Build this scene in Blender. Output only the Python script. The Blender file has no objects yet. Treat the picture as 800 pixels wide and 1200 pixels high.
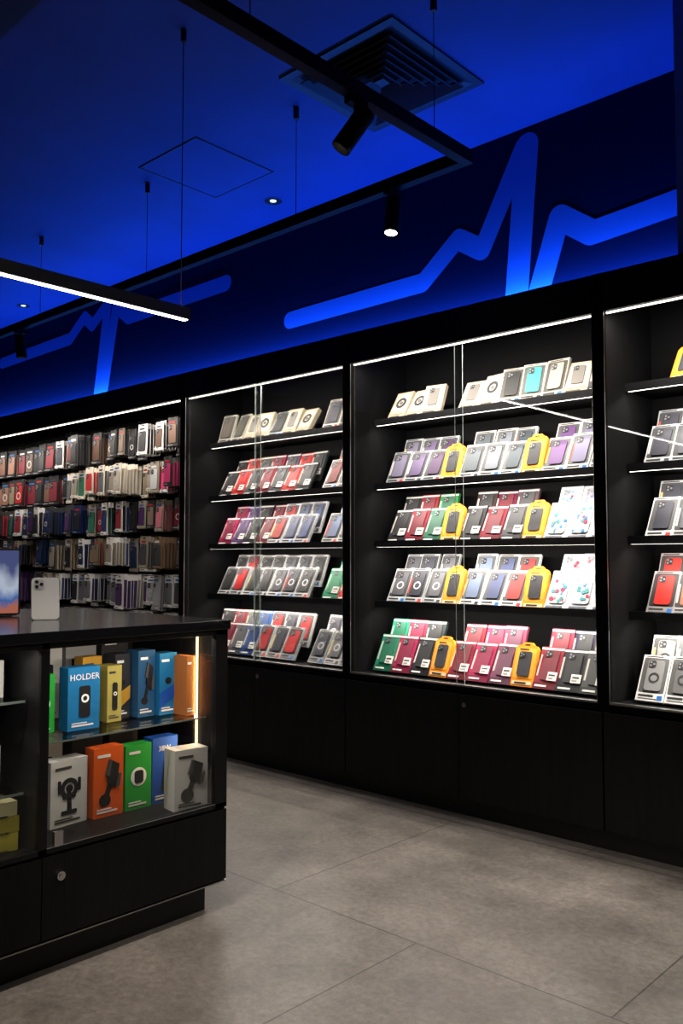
import bpy, math, random
from mathutils import Vector, Matrix
random.seed(7)
S=bpy.context.scene
try:
    S.view_settings.view_transform='Standard'
except Exception: pass

# ---------------------------------------------------------------- materials
def newmat(n):
    m=bpy.data.materials.new(n); m.use_nodes=True
    nt=m.node_tree; nt.nodes.clear()
    o=nt.nodes.new('ShaderNodeOutputMaterial')
    return m,nt,o
def pbr(n,col,rough=.5,metal=0,spec=.5,bump=0,bscale=60,var=0,vscale=3,stretch=(1,1,1),coat=0):
    m,nt,o=newmat(n)
    b=nt.nodes.new('ShaderNodeBsdfPrincipled'); nt.links.new(b.outputs[0],o.inputs[0])
    b.inputs['Base Color'].default_value=(*col,1); b.inputs['Roughness'].default_value=rough
    b.inputs['Metallic'].default_value=metal
    b.inputs['Specular IOR Level'].default_value=spec
    b.inputs['Coat Weight'].default_value=coat
    tc=nt.nodes.new('ShaderNodeTexCoord'); mp=nt.nodes.new('ShaderNodeMapping')
    mp.inputs['Scale'].default_value=stretch
    nt.links.new(tc.outputs['Object'],mp.inputs[0])
    if var:
        nz=nt.nodes.new('ShaderNodeTexNoise'); nz.inputs['Scale'].default_value=vscale; nz.inputs['Detail'].default_value=6
        nt.links.new(mp.outputs[0],nz.inputs['Vector'])
        r=nt.nodes.new('ShaderNodeMapRange'); r.inputs[3].default_value=1-var; r.inputs[4].default_value=1+var
        r.inputs[1].default_value=.3; r.inputs[2].default_value=.7
        nt.links.new(nz.outputs['Fac'],r.inputs[0])
        mx=nt.nodes.new('ShaderNodeVectorMath'); mx.operation='SCALE'
        mx.inputs[0].default_value=col
        nt.links.new(r.outputs[0],mx.inputs['Scale'])
        nt.links.new(mx.outputs[0],b.inputs['Base Color'])
    if bump:
        n2=nt.nodes.new('ShaderNodeTexNoise'); n2.inputs['Scale'].default_value=bscale; n2.inputs['Detail'].default_value=4
        nt.links.new(mp.outputs[0],n2.inputs['Vector'])
        bp=nt.nodes.new('ShaderNodeBump'); bp.inputs['Strength'].default_value=bump; bp.inputs['Distance'].default_value=.003
        nt.links.new(n2.outputs['Fac'],bp.inputs['Height']); nt.links.new(bp.outputs[0],b.inputs['Normal'])
    return m
def attrmat(n,rough,spec=.5,coat=0):
    m,nt,o=newmat(n)
    b=nt.nodes.new('ShaderNodeBsdfPrincipled'); nt.links.new(b.outputs[0],o.inputs[0])
    a=nt.nodes.new('ShaderNodeAttribute'); a.attribute_name='Col'
    nt.links.new(a.outputs['Color'],b.inputs['Base Color'])
    b.inputs['Roughness'].default_value=rough; b.inputs['Specular IOR Level'].default_value=spec
    b.inputs['Coat Weight'].default_value=coat; b.inputs['Coat Roughness'].default_value=.08
    return m
def emis(n,col,st):
    m,nt,o=newmat(n)
    e=nt.nodes.new('ShaderNodeEmission'); e.inputs[0].default_value=(*col,1); e.inputs[1].default_value=st
    nt.links.new(e.outputs[0],o.inputs[0]); return m
def glass(n,tint=(.96,.98,.98),k=1.0,ior=1.5):
    m,nt,o=newmat(n)
    t=nt.nodes.new('ShaderNodeBsdfTransparent'); t.inputs[0].default_value=(*tint,1)
    g=nt.nodes.new('ShaderNodeBsdfGlossy'); g.inputs['Roughness'].default_value=.01
    f=nt.nodes.new('ShaderNodeFresnel'); f.inputs[0].default_value=ior
    mu=nt.nodes.new('ShaderNodeMath'); mu.operation='MULTIPLY'; mu.inputs[1].default_value=k
    mx=nt.nodes.new('ShaderNodeMixShader')
    nt.links.new(f.outputs[0],mu.inputs[0]); nt.links.new(mu.outputs[0],mx.inputs[0])
    nt.links.new(t.outputs[0],mx.inputs[1]); nt.links.new(g.outputs[0],mx.inputs[2]); nt.links.new(mx.outputs[0],o.inputs[0])
    return m
M_black=pbr('black_oak_laminate',(.0045,.0045,.005),.5,spec=.2,bump=.5,bscale=25,stretch=(6,6,.5),var=.35,vscale=6)
M_blackin=pbr('cabinet_interior',(.0022,.0022,.0025),.7,spec=.05)
M_frame=pbr('black_metal',(.006,.006,.007),.4,spec=.3)
M_track=pbr('black_track_powdercoat',(.004,.004,.005),.6,spec=.1)
M_top=pbr('counter_top_gloss',(.008,.008,.010),.16,spec=.6)
M_alu=pbr('aluminium',(.45,.45,.44),.3,metal=1)
M_steel=pbr('steel',(.7,.7,.7),.22,metal=1)
M_glass=glass('door_glass',(.985,.99,.99),.5)
M_edge=pbr('glass_edge',(.30,.36,.34),.2)
M_mat=attrmat('printed_card',.6,spec=.12)
M_gls=attrmat('moulded_plastic',.5,spec=.15)
M_led=emis('led_strip_warm',(1,.93,.83),6)
M_ledw=emis('led_strip_white',(1,.94,.86),7)
M_ledc=emis('led_strip_amber',(1,.70,.36),4)
M_ledb=emis('led_strip_blue',(.03,.16,1),6)
M_lamp=emis('lamp_lens',(1,.9,.78),10)
M_ceil=pbr('ceiling_blue_paint',(.0045,.037,.23),.75,bump=.25,bscale=90,var=.14,vscale=2)
M_wall=pbr('wall_dark_navy_paint',(.0012,.006,.034),.8,spec=.08,bump=.2,bscale=80)
M_pulse=pbr('pulse_blue_paint',(.05,.19,.60),.65,spec=.2)
M_wallo=pbr('wall_charcoal',(.012,.012,.014),.8,bump=.2)
M_vent=pbr('diffuser_dark',(.012,.016,.04),.5,spec=.3)
MATS=[M_mat,M_gls]

def floormat():
    m,nt,o=newmat('floor_stone_tile')
    b=nt.nodes.new('ShaderNodeBsdfPrincipled'); nt.links.new(b.outputs[0],o.inputs[0])
    tc=nt.nodes.new('ShaderNodeTexCoord')
    mp=nt.nodes.new('ShaderNodeMapping'); mp.inputs['Location'].default_value=(1.85,-2.37+1.2*4,0)
    nt.links.new(tc.outputs['Object'],mp.inputs[0])
    br=nt.nodes.new('ShaderNodeTexBrick'); br.offset=.5; br.offset_frequency=2; br.squash=1
    br.inputs['Scale'].default_value=1; br.inputs['Mortar Size'].default_value=.0035
    br.inputs['Mortar Smooth'].default_value=.3; br.inputs['Bias'].default_value=0
    br.inputs['Brick Width'].default_value=1.4; br.inputs['Row Height'].default_value=1.2
    br.inputs['Color1'].default_value=(.150,.133,.118,1); br.inputs['Color2'].default_value=(.172,.153,.135,1)
    br.inputs['Mortar'].default_value=(.05,.044,.04,1)
    nt.links.new(mp.outputs[0],br.inputs['Vector'])
    n1=nt.nodes.new('ShaderNodeTexNoise'); n1.inputs['Scale'].default_value=2.6; n1.inputs['Detail'].default_value=12; n1.inputs['Roughness'].default_value=.7
    n2=nt.nodes.new('ShaderNodeTexNoise'); n2.inputs['Scale'].default_value=38; n2.inputs['Detail'].default_value=6; n2.inputs['Roughness'].default_value=.8
    nt.links.new(tc.outputs['Object'],n1.inputs['Vector']); nt.links.new(tc.outputs['Object'],n2.inputs['Vector'])
    r1=nt.nodes.new('ShaderNodeMapRange'); r1.inputs[1].default_value=.3; r1.inputs[2].default_value=.7; r1.inputs[3].default_value=.55; r1.inputs[4].default_value=1.45
    r2=nt.nodes.new('ShaderNodeMapRange'); r2.inputs[1].default_value=.3; r2.inputs[2].default_value=.7; r2.inputs[3].default_value=.60; r2.inputs[4].default_value=1.35
    nt.links.new(n1.outputs['Fac'],r1.inputs[0]); nt.links.new(n2.outputs['Fac'],r2.inputs[0])
    mu=nt.nodes.new('ShaderNodeMath'); mu.operation='MULTIPLY'
    nt.links.new(r1.outputs[0],mu.inputs[0]); nt.links.new(r2.outputs[0],mu.inputs[1])
    sc=nt.nodes.new('ShaderNodeVectorMath'); sc.operation='SCALE'
    nt.links.new(br.outputs['Color'],sc.inputs[0]); nt.links.new(mu.outputs[0],sc.inputs['Scale'])
    nt.links.new(sc.outputs[0],b.inputs['Base Color'])
    b.inputs['Roughness'].default_value=.30; b.inputs['Specular IOR Level'].default_value=.5
    bp=nt.nodes.new('ShaderNodeBump'); bp.inputs['Strength'].default_value=.25; bp.inputs['Distance'].default_value=.002
    nt.links.new(n2.outputs['Fac'],bp.inputs['Height']); nt.links.new(bp.outputs[0],b.inputs['Normal'])
    return m
M_floor=floormat()

# ---------------------------------------------------------------- mesh builder
I4=Matrix.Identity(4)
class MB:
    def __init__(s,name,mats=None):
        s.n=name; s.v=[]; s.f=[]; s.c=[]; s.m=[]; s.mats=list(mats or MATS)
    def mi(s,m):
        if isinstance(m,int): return m
        if m not in s.mats: s.mats.append(m)
        return s.mats.index(m)
    def add(s,vs,fs,col,mat,M=I4):
        k=len(s.v); mi=s.mi(mat)
        s.v+= [tuple(M@Vector(v)) for v in vs]
        for f in fs:
            s.f.append([i+k for i in f]); s.c.append(col); s.m.append(mi)
    def box(s,x0,x1,y0,y1,z0,z1,col=(.5,.5,.5),mat=0,M=I4):
        vs=[(x0,y0,z0),(x1,y0,z0),(x1,y1,z0),(x0,y1,z0),(x0,y0,z1),(x1,y0,z1),(x1,y1,z1),(x0,y1,z1)]
        s.add(vs,[(0,3,2,1),(4,5,6,7),(0,1,5,4),(1,2,6,5),(2,3,7,6),(3,0,4,7)],col,mat,M)
    def prism(s,out,y0,y1,col,mat=0,M=I4):
        n=len(out)
        vs=[(p[0],y0,p[1]) for p in out]+[(p[0],y1,p[1]) for p in out]
        fs=[tuple(range(n)),tuple(range(2*n-1,n-1,-1))]
        for i in range(n):
            j=(i+1)%n; fs.append((j,i,i+n,j+n))
        s.add(vs,fs,col,mat,M)
    def ring(s,cx,cz,r0,r1,y0,y1,col,mat=0,M=I4,n=18):
        vs=[]
        for y in (y0,y1):
            for r in (r0,r1):
                for i in range(n):
                    a=2*math.pi*i/n; vs.append((cx+r*math.cos(a),y,cz+r*math.sin(a)))
        fs=[]
        for i in range(n):
            j=(i+1)%n
            fs.append((i,n+i,n+j,j)); fs.append((n+i,3*n+i,3*n+j,n+j)); fs.append((j,2*n+j,2*n+i,i)); fs.append((2*n+j,3*n+j,3*n+i,2*n+i))
        s.add(vs,fs,col,mat,M)
    def cyl(s,p0,p1,r,col=(.5,.5,.5),mat=0,n=16,r2=None,caps=True):
        p0=Vector(p0);p1=Vector(p1); d=(p1-p0).normalized()
        a=d.orthogonal().normalized(); b=d.cross(a); r2=r if r2 is None else r2
        vs=[p0+(a*math.cos(2*math.pi*i/n)+b*math.sin(2*math.pi*i/n))*r for i in range(n)]
        vs+=[p1+(a*math.cos(2*math.pi*i/n)+b*math.sin(2*math.pi*i/n))*r2 for i in range(n)]
        fs=[(i,(i+1)%n,(i+1)%n+n,i+n) for i in range(n)]
        if caps: fs+=[tuple(range(n-1,-1,-1)),tuple(range(n,2*n))]
        s.add([tuple(v) for v in vs],fs,col,mat)
    def text(s,txt,size,x,z,y,col,M,mat=0):
        cu=bpy.data.curves.new('t','FONT'); cu.body=txt; cu.size=size; cu.align_x='CENTER'; cu.resolution_u=2
        ob=bpy.data.objects.new('t',cu); bpy.context.collection.objects.link(ob)
        bpy.context.view_layer.update()
        me=ob.to_mesh()
        vs=[(v.co.x+x,y,v.co.y+z) for v in me.vertices]
        fs=[tuple(p.vertices) for p in me.polygons]
        s.add(vs,fs,col,mat,M)
        ob.to_mesh_clear(); bpy.data.objects.remove(ob); bpy.data.curves.remove(cu)
    def build(s,parent=None,bevel=0):
        me=bpy.data.meshes.new(s.n); me.from_pydata(s.v,[],s.f)
        for m in s.mats: me.materials.append(m)
        ca=me.color_attributes.new('Col','FLOAT_COLOR','CORNER')
        dat=[]
        for p,c in zip(me.polygons,s.c):
            dat+= [c[0],c[1],c[2],1.0]*p.loop_total
        ca.data.foreach_set('color',dat)
        me.polygons.foreach_set('material_index',s.m)
        me.update()
        o=bpy.data.objects.new(s.n,me); bpy.context.collection.objects.link(o)
        if parent: o.parent=parent
        if bevel:
            bv=o.modifiers.new('bevel','BEVEL'); bv.width=bevel; bv.segments=2; bv.limit_method='ANGLE'
        return o
def empty(n,loc=(0,0,0)):
    e=bpy.data.objects.new(n,None); e.location=loc; bpy.context.collection.objects.link(e); return e
def rr(w,h,r,cx=0,cz=0,n=4):
    o=[]
    for (sx,sz,a0) in ((1,1,0),(-1,1,90),(-1,-1,180),(1,-1,270)):
        for i in range(n+1):
            a=math.radians(a0+90*i/n)
            o.append((cx+sx*(w/2-r)+r*math.cos(a),cz+sz*(h/2-r)+r*math.sin(a)))
    return o
def circ(r,cx,cz,n=14): return [(cx+r*math.cos(2*math.pi*i/n),cz+r*math.sin(2*math.pi*i/n)) for i in range(n)]
def area(n,loc,sx,sy,power,col,direction=(0,0,-1),parent=None,spread=180,xax=None):
    l=bpy.data.lights.new(n,'AREA'); l.shape='RECTANGLE'; l.size=sx; l.size_y=sy; l.energy=power; l.color=col
    l.spread=math.radians(spread)
    o=bpy.data.objects.new(n,l); bpy.context.collection.objects.link(o)
    z=-Vector(direction).normalized(); x=Vector(xax) if xax else Vector((1,0,0))
    y=z.cross(x).normalized(); x=y.cross(z).normalized()
    o.matrix_world=Matrix.Translation(loc)@Matrix((x,y,z)).transposed().to_4x4()
    if parent: o.parent=parent
    return o
def spot(n,loc,target,power,col,ang,blend=.6,rad=.04,parent=None):
    l=bpy.data.lights.new(n,'SPOT'); l.energy=power; l.color=col; l.spot_size=math.radians(ang); l.spot_blend=blend; l.shadow_soft_size=rad
    o=bpy.data.objects.new(n,l); bpy.context.collection.objects.link(o)
    o.location=loc; o.rotation_euler=(Vector(target)-Vector(loc)).to_track_quat('-Z','Y').to_euler()
    if parent: o.parent=parent
    return o

# ---------------------------------------------------------------- dimensions
XL,XR,YB,YW,ZC=-9.5,2.6,-3.6,4.25,3.77
def slab(n,x0,x1,y0,y1,z0,z1,m):
    b=MB(n,[m]); b.box(x0,x1,y0,y1,z0,z1,mat=0); return b.build()
slab('floor',XL-.1,XR+.1,YB-.1,YW+.1,-.1,0,M_floor)
slab('ceiling',XL-.1,XR+.1,YB-.1,YW+.1,ZC,ZC+.1,M_ceil)
slab('wall_back',XL,XR,YW,YW+.1,0,ZC,M_wall)
slab('wall_left',XL-.1,XL,YB-.1,YW+.1,0,ZC,M_wallo)
slab('wall_right',XR,XR+.1,YB-.1,YW+.1,0,ZC,M_wallo)
slab('wall_front',XL,XR,YB-.1,YB,0,ZC,M_wallo)
slab('wall_pier',-1.43,-.95,3.70,YW,2.61,ZC,pbr('pier_blue_paint',(.06,.16,.55),.6))

# ---------------------------------------------------------------- pulse-line wall graphic
pg=MB('pulse_line_wall_graphic',[M_pulse])
def capsule(p,q,w,w2=None):
    w2=w2 or w
    p=Vector(p);q=Vector(q);d=(q-p).normalized(); a0=math.atan2(d.y,d.x); o=[]
    for i in range(11):
        a=a0-math.pi/2+math.pi*i/10; o.append((q.x+math.cos(a)*w2/2,q.y+math.sin(a)*w2/2))
    for i in range(11):
        a=a0+math.pi/2+math.pi*i/10; o.append((p.x+math.cos(a)*w/2,p.y+math.sin(a)*w/2))
    return o
k=0
def graphic(lines):
    global k
    for pts,w in lines:
        for a,b in zip(pts[:-1],pts[1:]):
            y=YW-.002-.0002*k; k+=1
            o=capsule(a,b,w)
            pg.add([(x,y,z) for x,z in o],[tuple(range(len(o)))],(0,0,0),0)
graphic([([(-4.44,3.02),(-3.24,3.03),(-2.97,3.24),(-2.80,3.13),(-2.51,3.66)],.125),
         ([(-2.49,3.66),(-2.58,2.66)],.15),
         ([(-2.47,2.66),(-2.29,3.19),(-2.10,3.05),(-1.2,3.12)],.135)])
graphic([([(-8.9,3.40),(-7.5,3.42),(-7.24,3.58),(-7.10,3.48),(-6.86,3.62)],.12),
         ([(-6.84,3.62),(-7.02,2.66)],.13),
         ([(-6.93,2.66),(-6.70,3.58),(-6.5,3.44),(-5.16,3.45)],.13)])
pg.build()

# ---------------------------------------------------------------- packaging generators
W_,H_=.128,.224
def Mx(x,y,z,lean=0,yaw=0):
    return Matrix.Translation((x,y,z))@Matrix.Rotation(math.radians(yaw),4,'Z')@Matrix.Rotation(math.radians(-lean),4,'X')
def phonecase(mb,M,cx,cz,w,h,col,y,cam=(.02,.02,.022),ring=False):
    mb.prism(rr(w,h,w*.16,cx,cz),y,y+.005,col,1,M)
    q=w*.42
    mb.prism(rr(q,q*1.05,q*.25,cx-w*.23,cz+h*.5-q*.62),y-.002,y,cam,1,M)
    for dx,dz in ((-.22,.24),(-.22,-.24),(.24,0)):
        mb.prism(circ(q*.17,cx-w*.23+dx*q,cz+h*.5-q*.62+dz*q,8),y-.0035,y-.002,(.14,.14,.15),1,M)
    if ring:
        mb.ring(cx,cz-h*.08,w*.22,w*.32,y-.0015,y,ring,0,M,14)
def pack(mb,M,kind,rnd):
    w,h=W_,H_; t=kind[0]
    if t=='F':
        f_=rnd.uniform(.75,1.25)
        fc=tuple(v*f_ for v in kind[1]); cc=kind[2]
        mb.box(-w/2,w/2,0,.018,0,h,fc,1,M)
        mb.prism(rr(w*.90,h*.76,.008,0,h*.56),-.0012,0,tuple(v*.14 for v in fc),1,M)
        phonecase(mb,M,w*.03,h*.55,w*.60,h*.66,cc,-.007,ring=(kind[3] if len(kind)>3 else False))
        mb.box(-w*.5,w*.5,-.002,0,0,h*.17,fc,0,M)
        mb.box(-w*.42,w*.12,-.003,-.002,h*.09,h*.135,(.03,.03,.03),0,M)
        mb.box(-w*.42,w*.25,-.003,-.002,h*.04,h*.06,(.08,.08,.08),0,M)
        mb.box(w*.26,w*.44,-.003,-.002,h*.03,h*.13,rnd.choice([(.04,.04,.05),(.35,.03,.03),(.02,.1,.3)]),0,M)
        mb.box(-w*.4,w*.2,-.001,0,h*.955,h*.98,(.03,.03,.03),0,M)
        if rnd.random()<.6: mb.box(-w*.43,-w*.36,-.0025,-.001,h*.28,h*.72,rnd.choice([(.4,.05,.03),(.3,.3,.3),(.4,.32,.1),(.3,.3,.3)]),0,M)
    elif t=='O':
        oc=(.74,.22,.012)
        out=[(-w*.5,.0),(w*.5,0),(w*.5,h*.86),(w*.42,h*.94),(w*.26,h*.96),(w*.2,h*1.02),(-w*.2,h*1.02),(-w*.26,h*.96),(-w*.42,h*.94),(-w*.5,h*.86)]
        mb.prism(out,0,.022,oc,0,M)
        mb.prism(rr(w*.24,h*.03,h*.015,0,h*.965),-.001,0,(.02,.02,.02),0,M)
        mb.prism(rr(w*.84,h*.70,.014,0,h*.53),-.001,0,(.78,.31,.04),0,M)
        phonecase(mb,M,0,h*.52,w*.54,h*.56,(.035,.035,.04),-.006)
        mb.box(-w*.42,w*.42,-.002,0,h*.04,h*.12,(.6,.48,.3),0,M)
        mb.box(-w*.3,w*.2,-.003,-.002,h*.06,h*.1,(.05,.03,.02),0,M)
        mb.box(-w*.3,w*.1,-.002,-.001,h*.84,h*.87,(.05,.03,.02),0,M)
    elif t=='D':
        bc=kind[1]; cc=kind[2]
        mb.box(-w/2,w/2,0,.018,0,h,bc,0,M)
        phonecase(mb,M,w*.04,h*.56,w*.60,h*.70,cc,-.005)
        mb.box(-w*.5,w*.5,-.0015,0,0,h*.15,tuple(v*.5 for v in bc),0,M)
        mb.box(w*.06,w*.46,-.007,-.0055,h*.2,h*.40,(.5,.48,.45),0,M)
        mb.box(w*.11,w*.38,-.008,-.007,h*.31,h*.345,(.05,.05,.05),0,M)
        mb.box(w*.11,w*.32,-.008,-.007,h*.24,h*.27,(.2,.2,.2),0,M)
        mb.box(-w*.4,w*.1,-.003,-.0015,h*.05,h*.09,(.5,.5,.48),0,M)
        mb.box(-w*.49,w*.49,-.001,0,h*.93,h*.975,(.4,.4,.38),0,M)
        mb.box(-w*.45,-w*.38,-.001,0,h*.3,h*.8,(.35,.33,.3),0,M)
    elif t=='P':
        mb.box(-w/2,w/2,0,.018,0,h,(.36,.385,.40),1,M)
        phonecase(mb,M,0,h*.55,w*.72,h*.78,kind[1],-.006,cam=(.2,.2,.22))
        for i in range(14):
            x=rnd.uniform(-w*.3,w*.3); z=rnd.uniform(h*.2,h*.86)
            mb.prism(circ(.006+.007*rnd.random(),x,z,7),-.009,-.0062,rnd.choice([(.4,.03,.06),(.03,.15,.33),(.5,.15,.18),(.05,.2,.2),(.15,.2,.38)]),0,M)
        mb.box(-w*.42,w*.3,-.003,0,h*.05,h*.1,(.1,.1,.12),0,M)
    elif t=='C':
        w2=w*1.0; h2=h*.92
        mb.box(-w2/2,w2/2,0,.03,0,h2,(.32,.27,.20),0,M)
        mb.prism(rr(w2*.8,h2*.62,.01,0,h2*.6),-.001,0,(.44,.40,.33),0,M)
        if kind[1]=='r': 
            mb.ring(0,h2*.6,.022,.038,-.004,-.001,(.03,.03,.03),1,M); mb.prism(circ(.013,0,h2*.6),-.004,-.001,(.1,.1,.1),1,M)
        else: phonecase(mb,M,0,h2*.6,w2*.5,h2*.56,(.12,.11,.10),-.006)
        mb.box(-w2*.4,w2*.2,-.002,0,h2*.08,h2*.14,(.06,.05,.04),0,M)
        mb.box(-w2*.4,w2*.38,-.002,0,h2*.19,h2*.205,(.2,.17,.12),0,M)
wht=(.44,.44,.43); gry=(.27,.28,.29)
def FR(*cs,fc=wht,ring=False): return [('F',fc,c)+((ring,) if ring else ()) for c in cs]
maroon=(.13,.010,.02); magen=(.20,.012,.045); green=(.01,.13,.07); blk=(.016,.016,.018); purp=(.08,.04,.12); red=(.33,.015,.015); dgr=(.05,.05,.055); teal=(.02,.22,.2); nav=(.02,.05,.16); pink=(.5,.16,.2)
def DK(*cs): return [('D',c,tuple(min(1,v*.6+.012) for v in c)) for c in cs]
O=[('O',)]; _=[None]
P1=[('P',(.37,.40,.42))]; P2=[('P',(.37,.29,.32))]
R_=(.4,.4,.4); RB=(.03,.03,.03)
ROWS={
 'mid':[ [('C','r'),('C','r'),('C','p')]+_+[('C','p'),('C','r')]+FR((.02,.02,.02),fc=(.33,.31,.27))+FR((.03,.22,.21),(.20,.18,.14),fc=(.34,.32,.28))+[('C','p')]+DK(dgr),
         FR((.09,.08,.12),(.07,.05,.10),(.04,.02,.05),fc=gry)+O+FR((.05,.06,.07),(.10,.11,.13),(.03,.04,.05))+O+FR((.07,.03,.10),(.09,.08,.14),(.03,.02,.05),),
         DK(blk,maroon,(.02,.1,.06))+O+DK(blk,maroon,dgr)+O+P1+P1+P2,
         FR((.07,.07,.08),(.03,.03,.04),(.08,.08,.09),fc=(.32,.33,.34),ring=R_)+O+FR((.10,.13,.20),(.05,.06,.12),(.24,.03,.03),)+O+P1+P1+P2,
         DK(green,magen,blk)+O+DK(maroon,magen,(.12,.04,.07))+O+DK((.15,.015,.025),blk,(.05,.05,.05))],
 'left':[ FR((.08,.07,.06),(.06,.06,.05),fc=(.32,.30,.26))+[('C','p'),('C','r')]+FR((.05,.05,.05),fc=gry)+[('C','p'),('C','r')]+_+FR((.04,.04,.05),(.15,.15,.15),fc=(.4,.38,.34))+DK(dgr),
         DK(blk,red,dgr,maroon)+DK(dgr,red,blk,)+_+FR((.10,.02,.02),(.06,.06,.06),(.03,.03,.03),fc=(.42,.40,.39)),
         DK(magen,purp,blk,maroon)+FR((.2,.03,.03),(.05,.06,.10),(.04,.05,.10),fc=(.42,.42,.44))+_+FR((.08,.10,.16),(.3,.06,.06),(.08,.09,.11)),
         FR((.02,.02,.02),(.3,.02,.02),(.02,.02,.02),(.03,.03,.03),fc=(.36,.36,.36))+FR((.06,.06,.07),(.04,.04,.05),(.03,.03,.03),fc=(.38,.38,.38),ring=R_)+_+DK((.02,.16,.08),red,blk),
         DK(blk,maroon,(.08,.08,.09),nav)+FR((.2,.02,.02),(.03,.03,.04),(.25,.02,.02),fc=(.3,.3,.3))+_+FR((.03,.03,.04),(.06,.06,.07),(.05,.05,.06),fc=(.36,.36,.36),ring=R_)],
 'right':[ _+O+O+O+DK(blk)+_*6,
         FR((.03,.03,.04),(.05,.05,.06),(.03,.03,.03),(.12,.12,.12),fc=gry)+_*2+FR((.2,.2,.2),(.3,.3,.3)),
         FR((.03,.03,.04),(.06,.06,.07),(.03,.03,.04),(.2,.2,.2),fc=(.38,.38,.38))+_*2+FR((.2,.2,.2),(.3,.3,.3)),
         FR((.42,.02,.015),(.30,.10,.06),(.03,.03,.03),fc=(.24,.22,.22))+O+DK(magen,blk)+_*4,
         FR((.16,.16,.16),(.10,.10,.10),(.15,.15,.15),(.2,.2,.2),fc=(.45,.45,.44),ring=RB)+_*2+DK(blk,maroon)],
}
SH=[2.115,1.735,1.395,1.045,.665]
YF=3.66; YBK=4.2; HP=.03
LEDP=15.5
def glass_cabinet(xr,xl):
    e=empty('glass_display_cabinet',((xl+xr)/2,0,0)); off=Matrix.Translation((-(xl+xr)/2,0,0))
    def bld(mb,bevel=0):
        mb.v=[tuple(off@Vector(v)) for v in mb.v]; return mb.build(e,bevel)
    c=MB('carcass',[M_black,M_blackin,M_frame,M_alu])
    posts=[xl]+([xr] if xr>-.5 else [])
    for px in posts:
        c.box(px-HP,px+HP,YF,YBK,.09,2.61,mat=1)
        c.box(px-HP-.001,px-HP+.001,YF-.001,YF+.003,.66,2.43,mat=3)
        c.box(px+HP-.001,px+HP+.001,YF-.001,YF+.003,.66,2.43,mat=3)
    c.box(xl+HP,xr-HP,YBK-.02,YBK,.09,2.61,mat=1)
    c.box(xl+HP,xr-HP,YF,YBK,2.58,2.61,mat=0)
    c.box(xl+HP,xr-HP,YF-.005,YF+.025,2.43,2.58,mat=0)
    c.box(xl+HP,xr-HP,YF+.01,YBK-.02,.62,.65,mat=1)
    c.box(xl-HP,xr-HP,YF+.04,YBK,0,.09,mat=2)
    bld(c,0)
    d=MB('base_doors',[M_black]); mid=(xl+xr)/2
    d.box(xl+.004,mid-.002,YF-.012,YF-.0005,.095,.615,mat=0)
    d.box(mid+.002,xr-.004,YF-.012,YF-.0005,.095,.615,mat=0)
    bld(d,.0015)
    s=MB('shelves',[M_blackin,M_led,M_frame])
    for z in SH[:-1]:
        s.box(xl+HP,xr-HP,3.88,YBK-.02,z-.022,z,mat=0)
        s.box(xl+HP,xr-HP,3.872,3.88,z-.026,z+.012,mat=2)
        s.box(xl+.04,xr-.04,3.884,3.892,z-.0265,z-.022,mat=1)
    s.box(xl+HP,xr-HP,YF+.028,YF+.036,2.425,2.432,mat=1)
    s.box(xl+HP,xr-HP,YF+.025,YF+.041,2.432,2.45,mat=2)
    bld(s)
    r=MB('steps_for_packs',[M_blackin])
    for i,z in enumerate(SH):
        yb=3.90 if i<4 else 3.80
        if i>0: r.box(xl+.08,xr-.04,yb+.115,yb+.16,z if i<4 else .65,z+.074,mat=0)
    bld(r)
    g=MB('sliding_glass_doors',[M_glass,M_edge,M_alu,M_steel])
    g.box(xl+HP,mid+.02,YF+.014,YF+.019,.66,2.43,mat=0)
    g.box(mid-.02,xr-HP,YF+.002,YF+.007,.66,2.43,mat=0)
    g.box(mid-.0210,mid-.020,YF+.002,YF+.007,.66,2.43,mat=1)
    g.box(mid+.020,mid+.0210,YF+.014,YF+.019,.66,2.43,mat=1)
    g.box(xl+HP,xr-HP,YF-.004,YF+.024,.652,.66,mat=2)
    g.cyl((mid+.04,YF-.022,.565),(mid+.04,YF-.011,.565),.013,mat=3)
    bld(g)
    for i,z in enumerate([2.424]+SH[:-1]):
        y=YF+.033 if i==0 else 3.888
        zz=z-.003 if i==0 else z-.030
        area('shelf_led_light',(0,y,zz),xr-xl-.16,.012,LEDP*(1.8 if i==0 else 1),(1,.92,.82),(0,.40,-1),e)
    return e
def fill(name,xl,xr,rows):
    rnd=random.Random(int(-xl*10))
    mb=MB(name)
    n=11; x0=xl+.095; pitch=(xr-.05-x0)/n
    for i,row in enumerate(rows):
        z=SH[i]+.001; yb=3.90 if i<4 else 3.78
        for k,kd in enumerate(row[:n]):
            if kd is None: continue
            x=x0+pitch*(k+.5)
            ln=29+rnd.uniform(-2.5,2.5)
            if i==0: 
                pack(mb,Mx(x+rnd.uniform(-.006,.006),yb,z,24+rnd.uniform(-8,10),rnd.uniform(-9,9)),kd,rnd)
                continue
            if kd[0]=='O':
                pack(mb,Mx(x,yb+.005,z,ln-8,rnd.uniform(-4,4)),kd,rnd); continue
            pack(mb,Mx(x+rnd.uniform(-.003,.003),yb,z,ln,rnd.uniform(-3,3)),kd,rnd)
            k2=kd
            if kd[0]=='D':
                k2=('D',tuple(v*rnd.uniform(.6,1.4) for v in kd[1]),kd[2])
            pack(mb,Mx(x+rnd.uniform(-.004,.010),yb+.112,z+.075,ln-6,rnd.uniform(-3,3)),k2,rnd)
    return mb.build()
for (xr,xl,key) in ((-.25,-1.79,'right'),(-1.79,-3.35,'mid'),(-3.35,-4.91,'left')):
    glass_cabinet(xr,xl)
    fill('phone_case_packages',xl,xr,ROWS[key])

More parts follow.
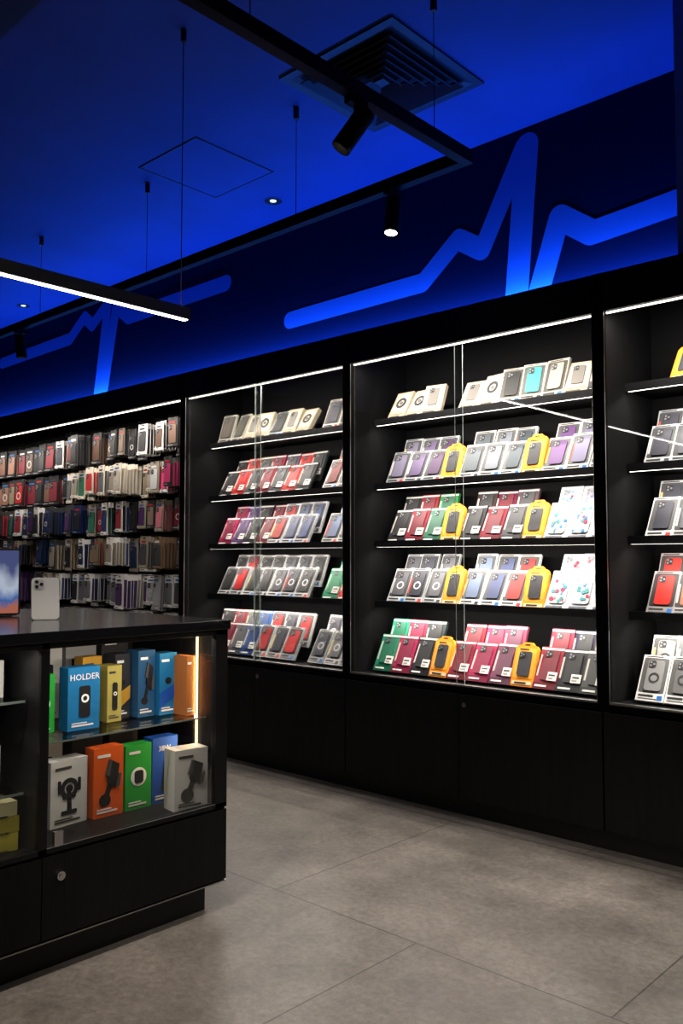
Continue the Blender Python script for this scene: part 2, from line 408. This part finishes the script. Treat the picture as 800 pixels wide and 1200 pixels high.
# ---------------------------------------------------------------- hook wall
hx0,hx1=XL+.02,-4.945
e=empty('hook_wall_cabinet')
c=MB('carcass',[M_black,M_blackin,M_frame,M_led])
c.box(hx0,hx1,YBK-.02,YBK,0,2.61,mat=1)
c.box(hx0,hx1,YF,YBK-.02,2.56,2.61,mat=0)
c.box(hx0,hx1,YF-.005,YF+.03,2.43,2.56,mat=0)
c.box(hx0,hx1,YF,YBK-.02,.62,.65,mat=0)
c.box(hx0,hx1,YF,YF+.02,.09,.62,mat=0)
c.box(hx0,hx1,YF+.04,YF+.06,0,.09,mat=2)
c.box(hx0,hx1,YF+.035,YF+.043,2.425,2.432,mat=3)
c.box(hx0,hx1,YF+.03,YF+.05,2.432,2.45,mat=2)
c.build(e)
area('top_led_light',((hx0+hx1)/2,YF+.041,2.420),hx1-hx0,.012,50,(1,.92,.82),(0,.12,-1),e)
hk=MB('hooks',[M_frame])
hp=MB('hanging_phone_case_packs')
rnd=random.Random(11)
PAL={
 0:[blk,(.01,.02,.07),(.06,.03,.02),(.03,.03,.04),(.08,.02,.02),(.10,.07,.05),blk],
 1:[(.2,.16,.11),(.25,.22,.18),(.08,.08,.09),red,blk,(.02,.11,.06),(.35,.31,.26)],
 2:[(.01,.02,.08),(.02,.10,.07),(.09,.05,.03),blk,(.05,.02,.08),(.2,.02,.03),blk],
 3:[(.01,.02,.06),(.15,.11,.07),(.02,.04,.14),blk,(.22,.19,.15),(.10,.02,.03)],
 4:[(.12,.12,.14),(.25,.25,.27),(.06,.03,.09),(.02,.03,.09),(.2,.18,.16),blk],
 5:[(.5,.5,.52),blk,nav,(.4,.1,.1),(.3,.3,.3),(.2,.2,.25)]}
PALR={0:[(.07,.04,.025),blk,dgr,(.12,.07,.05)],1:[(.45,.04,.13),red,(.40,.40,.40),(.4,.07,.16)],2:[blk,maroon,(.4,.12,.15),(.18,.12,.1)],3:[(.2,.13,.08),(.16,.13,.11),dgr],4:[(.14,.14,.15),dgr,(.28,.28,.30)],5:[dgr]}
WHC=(.58,.57,.55)
for r,zt in enumerate((2.360,2.06,1.76,1.465,1.17,.88)):
    x=hx0+.1
    while x<hx1-.07:
        pal=(PALR if x>-5.75 else PAL)[r]
        col=rnd.choice(pal)
        n=rnd.randint(2,8); w=rnd.choice((.09,.1,.115)); h=rnd.choice((.215,.24,.262)) if r<5 else .19
        card=rnd.choice([WHC,(.03,.03,.03),(.03,.03,.03),(.22,.19,.15),tuple(v*.8 for v in col)])
        if r==0: card=rnd.choice([(.03,.03,.03),(.12,.10,.08),tuple(v*.8 for v in col),WHC,(.03,.03,.03)])
        if r==1 and -7.1<x<-5.75: card=(.55,.50,.42)
        if r>=4 and x>-7: card=rnd.choice([WHC,WHC,(.3,.3,.3)])
        big=(x<-7.15 and r in (0,1))
        if big: w=.15; h=.26; col=rnd.choice([(.12,.06,.04),blk,(.2,.1,.07),(.15,.02,.03)]); card=blk; n=3
        pit=.030; ybase=YBK-.05-rnd.uniform(.04,.12)
        yfront=ybase-n*pit
        hk.cyl((x,YBK-.02,zt),(x,yfront-.03,zt),.002,n=6)
        hk.cyl((x,YBK-.02,zt+.02),(x,yfront-.03,zt+.018),.0015,n=6)
        for j in range(n):
            y=ybase-(j+1)*pit
            M=Mx(x+rnd.uniform(-.006,.006),y,zt-h-.002+rnd.uniform(-.008,.004),rnd.uniform(-1,3),rnd.uniform(-6,6))
            cc=col if rnd.random()<.7 else rnd.choice(pal)
            if j<n-1:
                hp.box(-w/2,w/2,.016,.018,0,h+.008,card,0,M)
                hp.box(-w*.44,w*.44,.002,.016,h*.04,h*.86,cc,1,M)
            else:
                hp.box(-w/2,w/2,.010,.018,0,h+.008,card,0,M)
                phonecase(hp,M,0,h*.46,w*.76,h*.66,cc,.002,ring=(R_ if rnd.random()<.2 else False))
                hp.prism(rr(w*.3,.006,.003,0,h-.004),.0085,.010,(.01,.01,.01),0,M)
                hp.box(-w*.36,w*.2,.0090,.010,h*.84,h*.90,rnd.choice([(.03,.03,.03),red,(.03,.1,.3),(.5,.5,.5)]),0,M)
                hp.box(-w*.48,w*.48,.0,.002,h*.02,h*.10,tuple(min(1,v*1.2) for v in card),0,M)
                hp.box(-w*.4,w*.1,-.001,.0,h*.045,h*.075,(.2,.2,.2),0,M)
        x+=w+rnd.uniform(.004,.020)
hk.build(e); hp.build()

# blue cove light, raised on a profile at the back of the cabinet top
e=empty('cove_light_strip',(0,0,0))
b=MB('strip',[M_ledb,M_frame]); b.box(XL+.05,-1.5,4.188,4.202,2.730,2.736,mat=0); b.box(XL+.05,-1.5,4.17,4.21,2.61,2.730,mat=1); b.build(e)
area('cove_light',((XL-1.5)/2,4.195,2.74),abs(XL+1.5)-.1,.014,104,(.03,.18,1),(0,.0,1),e)

# ---------------------------------------------------------------- island counter
CX=-2.55; CY1=2.12; CY0=.62
e=empty('glass_display_counter',(CX,CY1,0)); off=Matrix.Translation((-CX,-CY1,0))
def bld(mb,bevel=0):
    mb.v=[tuple(off@Vector(v)) for v in mb.v]; return mb.build(e,bevel)
c=MB('body',[M_black,M_frame,M_blackin,M_alu])
c.box(CX-1.16,CX-.05,CY0+.05,CY1-.06,0,.10,mat=1)
c.box(CX-1.2,CX-.012,CY0,CY1,.10,.375,mat=0)
c.box(CX-1.2,CX-.60,CY0,CY1,.375,1.035,mat=0)
c.box(CX-.60,CX-.03,CY1-.022,CY1,.375,1.035,mat=0)
c.box(CX-.60,CX-.03,CY0,CY0+.022,.375,1.035,mat=0)
bld(c,0)
c=MB('drawer_fronts',[M_black,M_alu])
c.box(CX-.012,CX,CY0+.002,1.378,.112,.366,mat=0); c.box(CX-.012,CX,1.382,CY1-.001,.112,.366,mat=0)
c.box(CX-.012,CX+.0012,CY0,CY1,.102,.106,mat=1); bld(c,0)
c=MB('frame',[M_frame,M_alu])
c.box(CX-.03,CX,CY1-.055,CY1,.375,1.035); c.box(CX-.03,CX,1.365,1.395,.375,1.035); c.box(CX-.03,CX,CY0,CY0+.04,.375,1.035)
c.box(CX-.03,CX,CY0,CY1,.375,.392); c.box(CX-.03,CX,CY0,CY1,1.015,1.035)
c.box(CX-.6,CX-.03,1.374,1.386,.375,1.035)
c.box(CX-.002,CX+.0015,1.395,CY1-.055,.3905,.393,mat=1)
bld(c,.001)
c=MB('top_slab',[M_top]); c.box(CX-1.22,CX+.008,CY0-.01,CY1+.008,1.035,1.07,mat=0); bld(c,.002)
c=MB('glass_panes',[M_glass,M_steel,M_edge])
c.box(CX-.012,CX-.007,1.395,CY1-.055,.392,1.015,mat=0); c.box(CX-.012,CX-.007,CY0+.04,1.365,.392,1.015,mat=0)
c.box(CX-.56,CX-.09,1.40,CY1-.03,.694,.70,mat=0); c.box(CX-.092,CX-.09,1.40,CY1-.03,.694,.70,mat=2)
c.box(CX-.56,CX-.09,CY0+.03,1.36,.55,.558,mat=0); c.box(CX-.56,CX-.09,CY0+.03,1.36,.84,.848,mat=0)
c.box(CX-.092,CX-.09,CY0+.03,1.36,.55,.558,mat=2);c.box(CX-.092,CX-.09,CY0+.03,1.36,.84,.848,mat=2)
c.box(CX-.004,CX+.010,1.415,1.445,.395,.44,mat=1)
c.cyl((CX,1.44,.30),(CX+.012,1.44,.30),.014,mat=1); c.cyl((CX+.012,1.44,.30),(CX+.016,1.44,.30),.007,mat=1)
bld(c)
c=MB('led_tube',[M_ledc]); c.box(CX-.155,CX-.149,CY1-.030,CY1-.024,.56,1.03,mat=0); bld(c)
area('counter_led',(-.152,-.034,.79),.012,.46,2.1,(1,.68,.36),(-.25,-1,0),e,xax=(1,0,0))
area('counter_top_led',(-.04,-.40,1.01),.66,.010,2.4,(1,.90,.78),(-.3,0,-1),e,xax=(0,1,0))
area('counter_top_led',(-.04,-1.1,1.01),.66,.010,2.2,(1,.90,.78),(-.3,0,-1),e,xax=(0,1,0))

def CM(x,y,z,yaw=0): return Matrix.Translation((x,y,z))@Matrix.Rotation(math.radians(90+yaw),4,'Z')
bx=MB('car_accessory_boxes')
def carton(x,yc,z,w,h,d,col,art='holder',acc=(.9,.9,.9),yaw=0,txt=None,tcol=(.7,.7,.7)):
    M=CM(x,yc,z,yaw)
    bx.box(-w/2,w/2,0,d,0,h,col,0,M)
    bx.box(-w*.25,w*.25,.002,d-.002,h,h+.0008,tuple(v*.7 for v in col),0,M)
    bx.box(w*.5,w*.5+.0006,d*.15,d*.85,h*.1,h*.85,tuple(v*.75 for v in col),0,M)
    for q in range(4): bx.box(w*.5+.0006,w*.5+.0012,d*.25,d*.7,h*(.2+.13*q),h*(.22+.13*q),tcol,0,M)
    k=(.015,.015,.017)
    if art=='holder':
        bx.ring(0,h*.56,w*.14,w*.24,-.003,0,k,1,M); bx.prism(circ(w*.09,0,h*.56),-.004,0,k,1,M)
        bx.prism([(-w*.05,h*.2),(w*.07,h*.2),(w*.05,h*.5),(-w*.05,h*.5)],-.0025,0,k,1,M)
        bx.prism(rr(w*.42,h*.06,.004,0,h*.2),-.003,0,k,1,M)
        for sx in (-1,1): bx.prism(rr(w*.07,h*.2,.003,sx*w*.27,h*.6),-.004,0,k,1,M)
        bx.prism(rr(w*.34,h*.04,.003,0,h*.43),-.004,0,k,1,M)
    elif art=='arm':
        bx.prism(circ(w*.19,-w*.12,h*.24,16),-.003,0,k,1,M)
        bx.prism([(-w*.18,h*.26),(-w*.04,h*.24),(w*.16,h*.5),(w*.02,h*.54)],-.004,0,k,1,M)
        bx.prism([(-w*.06,h*.50),(w*.24,h*.40),(w*.34,h*.74),(w*.04,h*.82)],-.006,0,k,1,M)
        bx.prism([(-w*.12,h*.6),(w*.0,h*.58),(w*.08,h*.8),(w*.0,h*.82)],-.008,0,(.06,.06,.06),1,M)
        bx.prism([(w*.22,h*.4),(w*.34,h*.42),(w*.40,h*.6),(w*.30,h*.6)],-.008,0,(.06,.06,.06),1,M)
    elif art=='phone':
        bx.prism(rr(w*.34,h*.5,.008,w*.02,h*.45),-.003,0,k,1,M); bx.ring(w*.02,h*.5,w*.07,w*.12,-.0045,-.003,acc,0,M)
    elif art=='circle':
        bx.prism(circ(w*.30,0,h*.5,22),-.002,0,acc,0,M); bx.prism(rr(w*.34,h*.2,.01,0,h*.5),-.004,-.002,k,1,M)
    elif art=='charger':
        bx.prism([(-w*.16,h*.2),(w*.1,h*.16),(w*.22,h*.60),(w*.0,h*.66)],-.004,0,k,1,M)
        bx.ring(w*.12,h*.62,w*.05,w*.14,-.005,0,(.05,.05,.06),1,M)
    elif art=='wave':
        bx.prism([(-w*.5,h*.1),(w*.5,h*.3),(w*.5,h*.5),(-w*.5,h*.35)],-.002,0,acc,0,M)
        bx.prism(circ(w*.17,0,h*.55),-.003,0,k,1,M)
    if txt: bx.text(txt,w*.24,-w*.05 if len(txt)<5 else 0,h*.80,-.0045,tcol,M)
    else:
        bx.box(-w*.38,w*.05,-.002,0,h*.86,h*.9,tcol,0,M)
    bx.box(-w*.38,w*.3,-.002,0,h*.06,h*.085,tcol,0,M)
    bx.box(-w*.38,w*.1,-.002,0,h*.105,h*.12,tcol,0,M)
Z0=.376;Z1=.701
WH=(.58,.58,.56);OR=(.65,.10,.012);GR=(.02,.32,.04);BL=(.012,.07,.35);BT=(.012,.14,.32);YE=(.5,.27,.035);DK_=(.03,.03,.035)
tk=(.05,.05,.05)
carton(-2.77,1.595,Z0,.15,.225,.07,WH,'holder',tcol=tk,yaw=6)
carton(-2.76,1.745,Z0,.122,.245,.06,OR,'arm')
carton(-2.76,1.872,Z0,.112,.235,.06,GR,'circle')
carton(-2.76,1.990,Z0,.115,.245,.06,BL,'charger',txt='38W')
carton(-2.61,2.000,Z0,.138,.22,.08,WH,'arm',tcol=tk,yaw=-8)
carton(-2.90,1.46,Z0,.11,.20,.08,WH,'wave',tcol=tk); carton(-2.98,1.62,Z0,.13,.28,.06,WH,'phone',tcol=tk)
carton(-2.98,1.79,Z0,.13,.28,.06,DK_,'phone'); carton(-2.98,1.95,Z0,.13,.28,.06,DK_,'phone')
carton(-2.78,1.495,Z1,.09,.20,.06,GR,'circle')
carton(-2.75,1.635,Z1,.125,.218,.06,BT,'phone',txt='HOLDER')
carton(-2.88,1.745,Z1,.08,.235,.06,YE,'phone',tcol=tk)
carton(-2.80,1.790,Z1,.06,.205,.08,(.38,.32,.08),'phone',tcol=tk)
carton(-2.84,1.850,Z1,.065,.24,.08,DK_,'wave',acc=YE)
carton(-2.80,1.93,Z1,.075,.25,.08,(.02,.08,.18),'arm',acc=BT)
carton(-2.78,2.015,Z1,.08,.235,.07,BT,'wave',acc=BL)
carton(-2.70,2.062,Z1,.04,.225,.10,(.32,.11,.03),'none')
carton(-3.02,1.50,Z1,.12,.27,.05,DK_,'phone'); carton(-3.02,1.64,Z1,.12,.29,.05,WH,'phone',tcol=tk)
carton(-3.02,1.78,Z1,.13,.31,.05,(.3,.3,.31),'holder'); carton(-3.02,1.93,Z1,.12,.30,.05,DK_,'wave',acc=OR)
for yy,c1 in ((1.27,(.60,.54,.08)),(1.12,(.3,.5,.1)),(.97,WH),(.8,BL)):
    carton(-2.66,yy,Z0,.17,.055,.12,c1,'none',tcol=tk); carton(-2.66,yy+.005,Z0+.057,.165,.05,.11,tuple(v*.7 for v in c1),'none',tcol=tk); carton(-2.66,yy,Z0+.109,.16,.045,.11,tuple(v*.5+.25 for v in c1),'none',tcol=tk)
for yy,c1 in ((1.27,WH),(1.12,DK_),(.97,OR),(.8,WH)):
    carton(-2.72,yy,.559,.10,.14,.08,c1,'holder',tcol=tk if c1==WH else WH)
    carton(-2.74,yy+.01,.849,.11,.12,.08,WH if c1!=WH else (.45,.45,.45),'holder',tcol=tk)
    carton(-2.95,yy,.559,.12,.2,.06,DK_,'phone')
bx.build()

e=empty('white_phone_case',(-3.04,1.64,1.071))
mb=MB('case'); M=Matrix.Rotation(math.radians(68),4,'Z')@Matrix.Rotation(math.radians(-8),4,'X')
mb.prism(rr(.100,.158,.014,0,.08,6),0,.010,(.85,.85,.83),1,M)
mb.prism(rr(.036,.038,.010,-.024,.134,5),-.002,0,(.6,.6,.58),1,M)
for dx,dz in ((-.008,.009),(-.008,-.009),(.009,0)): mb.prism(circ(.0065,-.024+dx,.134+dz),-.0035,-.002,(.02,.02,.02),1,M)
mb.box(-.03,.03,.01,.05,0,.004,(.6,.6,.6),1,M); mb.box(-.02,.02,.012,.016,0,.08,(.6,.6,.6),1,M)
mb.build(e)
e=empty('tablet_on_stand',(-3.34,1.60,1.071))
def scrmat():
    m,nt,o=newmat('tablet_wallpaper'); em=nt.nodes.new('ShaderNodeEmission'); nt.links.new(em.outputs[0],o.inputs[0])
    tc=nt.nodes.new('ShaderNodeTexCoord'); sp=nt.nodes.new('ShaderNodeSeparateXYZ'); nt.links.new(tc.outputs['Generated'],sp.inputs[0])
    nz=nt.nodes.new('ShaderNodeTexNoise'); nz.inputs['Scale'].default_value=3; nt.links.new(tc.outputs['Generated'],nz.inputs['Vector'])
    ad=nt.nodes.new('ShaderNodeMath'); ad.operation='MULTIPLY_ADD'; ad.inputs[1].default_value=.5
    nt.links.new(nz.outputs['Fac'],ad.inputs[0]); nt.links.new(sp.outputs['Z'],ad.inputs[2])
    cr=nt.nodes.new('ShaderNodeValToRGB'); cr.color_ramp.elements[0].color=(.5,.16,.10,1); cr.color_ramp.elements[0].position=.40; cr.color_ramp.elements[1].color=(.08,.10,.25,1); cr.color_ramp.elements[1].position=1.0
    x=cr.color_ramp.elements.new(.5); x.color=(.05,.15,.45,1)
    x=cr.color_ramp.elements.new(.72); x.color=(.55,.62,.75,1)
    nt.links.new(ad.outputs[0],cr.inputs[0]); nt.links.new(cr.outputs[0],em.inputs[0]); em.inputs[1].default_value=.7; return m
mb=MB('tablet'); M=Matrix.Rotation(math.radians(64),4,'Z')@Matrix.Rotation(math.radians(-10),4,'X')
mb.prism(rr(.16,.27,.012,0,.14),0,.008,(.02,.02,.02),1,M); mb.prism(rr(.146,.254,.004,0,.14),-.0008,0,(0,0,0),scrmat(),M)
mb.box(-.05,.05,.01,.09,0,.004,(.3,.3,.3),1,M); mb.box(-.02,.02,.01,.014,0,.12,(.3,.3,.3),1,M)
mb.build(e)

# ---------------------------------------------------------------- linear pendant over counter
PX,PZ=-3.19,2.40
e=empty('linear_pendant_lamp',(PX,0,PZ))
b=MB('housing',[M_frame,M_ledw]); b.box(-.022,.022,-1.4,2.40,.0,.055,mat=0); b.box(-.014,.014,-1.39,2.39,-.003,.0,mat=1); b.build(e)
b=MB('wires',[M_frame])
for y in (2.36,1.10,-.1,-1.3):
    b.cyl((0,y,.05),(0,y,ZC-PZ-.03),.0022,n=6); b.cyl((0,y,ZC-PZ-.06),(0,y,ZC-PZ-.001),.014,n=12)
b.build(e)
area('pendant_light',(0,.5,-.008),.03,3.7,19,(1,.93,.84),(0,0,-1),e)

# ---------------------------------------------------------------- track system
TZ=3.10
e=empty('track_lighting',(0,0,0))
b=MB('rails',[M_track])
b.box(-2.215,-2.165,-1.5,3.225,TZ,TZ+.06); b.box(-9.2,-2.215,3.175,3.225,TZ,TZ+.06)
b.box(-.625,-.575,-1.5,2.6,TZ,TZ+.06)  # added rail outside the view, carries the extra fill heads
b.build(e,.002)
b=MB('wires',[M_frame])
for (x,y) in ((-2.19,2.96),(-2.19,1.9),(-2.19,.3),(-3.3,3.2),(-4.7,3.2),(-6.1,3.2),(-7.6,3.2),(-.6,2.4),(-.6,.5),(-.6,-1.3)):  # last points hold up the added rail
    b.cyl((x,y,TZ+.05),(x,y,ZC-.03),.002,n=6); b.cyl((x,y,ZC-.07),(x,y,ZC-.001),.016,n=12)
b.build(e)
def head(x,y,aim,power,ang=60,rec=.004):
    sp=MB('spot_head',[M_track,M_lamp])
    sp.box(x-.018,x+.018,y-.05,y+.05,TZ-.03,TZ)
    p=Vector((x,y,TZ-.11)); d=(Vector(aim)-p).normalized()
    sp.cyl((x,y,TZ-.03),(x,y,TZ-.09),.01,n=10)
    a=p-d*.07; q=p+d*.11
    sp.cyl(a,q-d*rec,.04,n=24); sp.cyl(q-d*rec,q,.04,n=24,caps=False); sp.cyl(q-d*rec,q,.0365,n=24,caps=False)
    sp.cyl(q-d*rec,q-d*(rec-.001),.03,mat=1,n=24)
    sp.build(e)
    spot('spot_light',tuple(q+d*.01),aim,power,(1,.89,.77),ang,.7,.035,e)
head(-2.19,2.45,(-3.2,1.5,1.0),40,55,rec=.07)
head(-2.62,3.2,(-2.6,2.7,0),16,50)
head(-6.4,3.2,(-6.4,3.5,0),40,80,rec=.05)
head(-2.19,1.0,(-1.5,2.0,0),175,64,rec=.05)
head(-2.19,-.4,(-1.7,1.2,0),80,66,rec=.05)
head(-.6,.6,(-2.75,1.70,.68),85,26,rec=.05)  # added unseen head on the extra rail, brightens the counter front
head(-.6,1.5,(-4.2,3.85,1.35),150,30,rec=.05)  # added unseen head, fill light for the left glass cabinet
head(-.6,.1,(-6.1,3.85,1.6),150,24,rec=.05)  # added unseen head, fill light for the hook wall

# ---------------------------------------------------------------- ceiling fittings
e=empty('ceiling_air_diffuser',(-2.78,3.31,ZC))
b=MB('louvres',[M_vent,pbr('void',(.002,.002,.004),.9)])
def sq(a,z): return [(-a,-a,z),(a,-a,z),(a,a,z),(-a,a,z)]
def sring(a0,z0,a1,z1):
    b.add(sq(a0,z0)+sq(a1,z1),[(i,(i+1)%4,(i+1)%4+4,i+4) for i in range(4)],(0,0,0),0)
b.box(-.33,.33,-.33,.33,-.003,-.001,mat=1)
sring(.375,-.002,.375,-.012); sring(.375,-.012,.335,-.012); sring(.335,-.012,.30,-.004)
for i in range(6):
    a=.30-.045*i
    sring(a,-.03,a-.028,-.008); sring(a,-.03,a-.004,-.034); sring(a-.004,-.034,a-.03,-.010)
b.box(-.03,.03,-.03,.03,-.02,-.006)
b.build(e)
e=empty('ceiling_access_panel',(-4.26,3.34,ZC))
b=MB('panel',[M_ceil,M_vent]); b.box(-.28,.28,-.3,.3,-.004,-.0005,mat=0)
for s in (-1,1):
    b.box(-.292,.292,s*.306-.003,s*.306+.003,-.006,-.0005,mat=1); b.box(s*.288-.003,s*.288+.003,-.309,.309,-.006,-.0005,mat=1)
b.build(e)
for x,y in ((-4.30,3.95),(-7.9,3.97)):
    e=empty('recessed_downlight',(x,y,ZC))
    b=MB('trim_ring',[M_steel,emis('downlight_lens',(.5,.75,1),2.5),M_frame])
    b.ring(0,0,.035,.060,0,.008,(0,0,0),0,Matrix.Rotation(math.radians(-90),4,'X'),24)
    b.cyl((0,0,-.004),(0,0,-.002),.034,mat=2); b.cyl((0,0,-.006),(0,0,-.004),.022,mat=1)
    b.build(e)

# ---------------------------------------------------------------- world + camera
w=bpy.data.worlds.new('w'); S.world=w; w.use_nodes=True
w.node_tree.nodes['Background'].inputs[0].default_value=(.05,.08,.2,1); w.node_tree.nodes['Background'].inputs[1].default_value=.1
f=1010.0
cam=bpy.data.cameras.new('camera'); cam.sensor_fit='VERTICAL'; cam.sensor_height=36; cam.lens=36*f/1200; cam.clip_start=.05
co=bpy.data.objects.new('camera',cam); S.collection.objects.link(co)
a=math.radians(47.2); p=math.atan(55/f)
F=Vector((-math.cos(a)*math.cos(p), math.sin(a)*math.cos(p), math.sin(p)))
co.location=(0,0,1.3); co.rotation_euler=F.to_track_quat('-Z','Y').to_euler()
S.camera=co
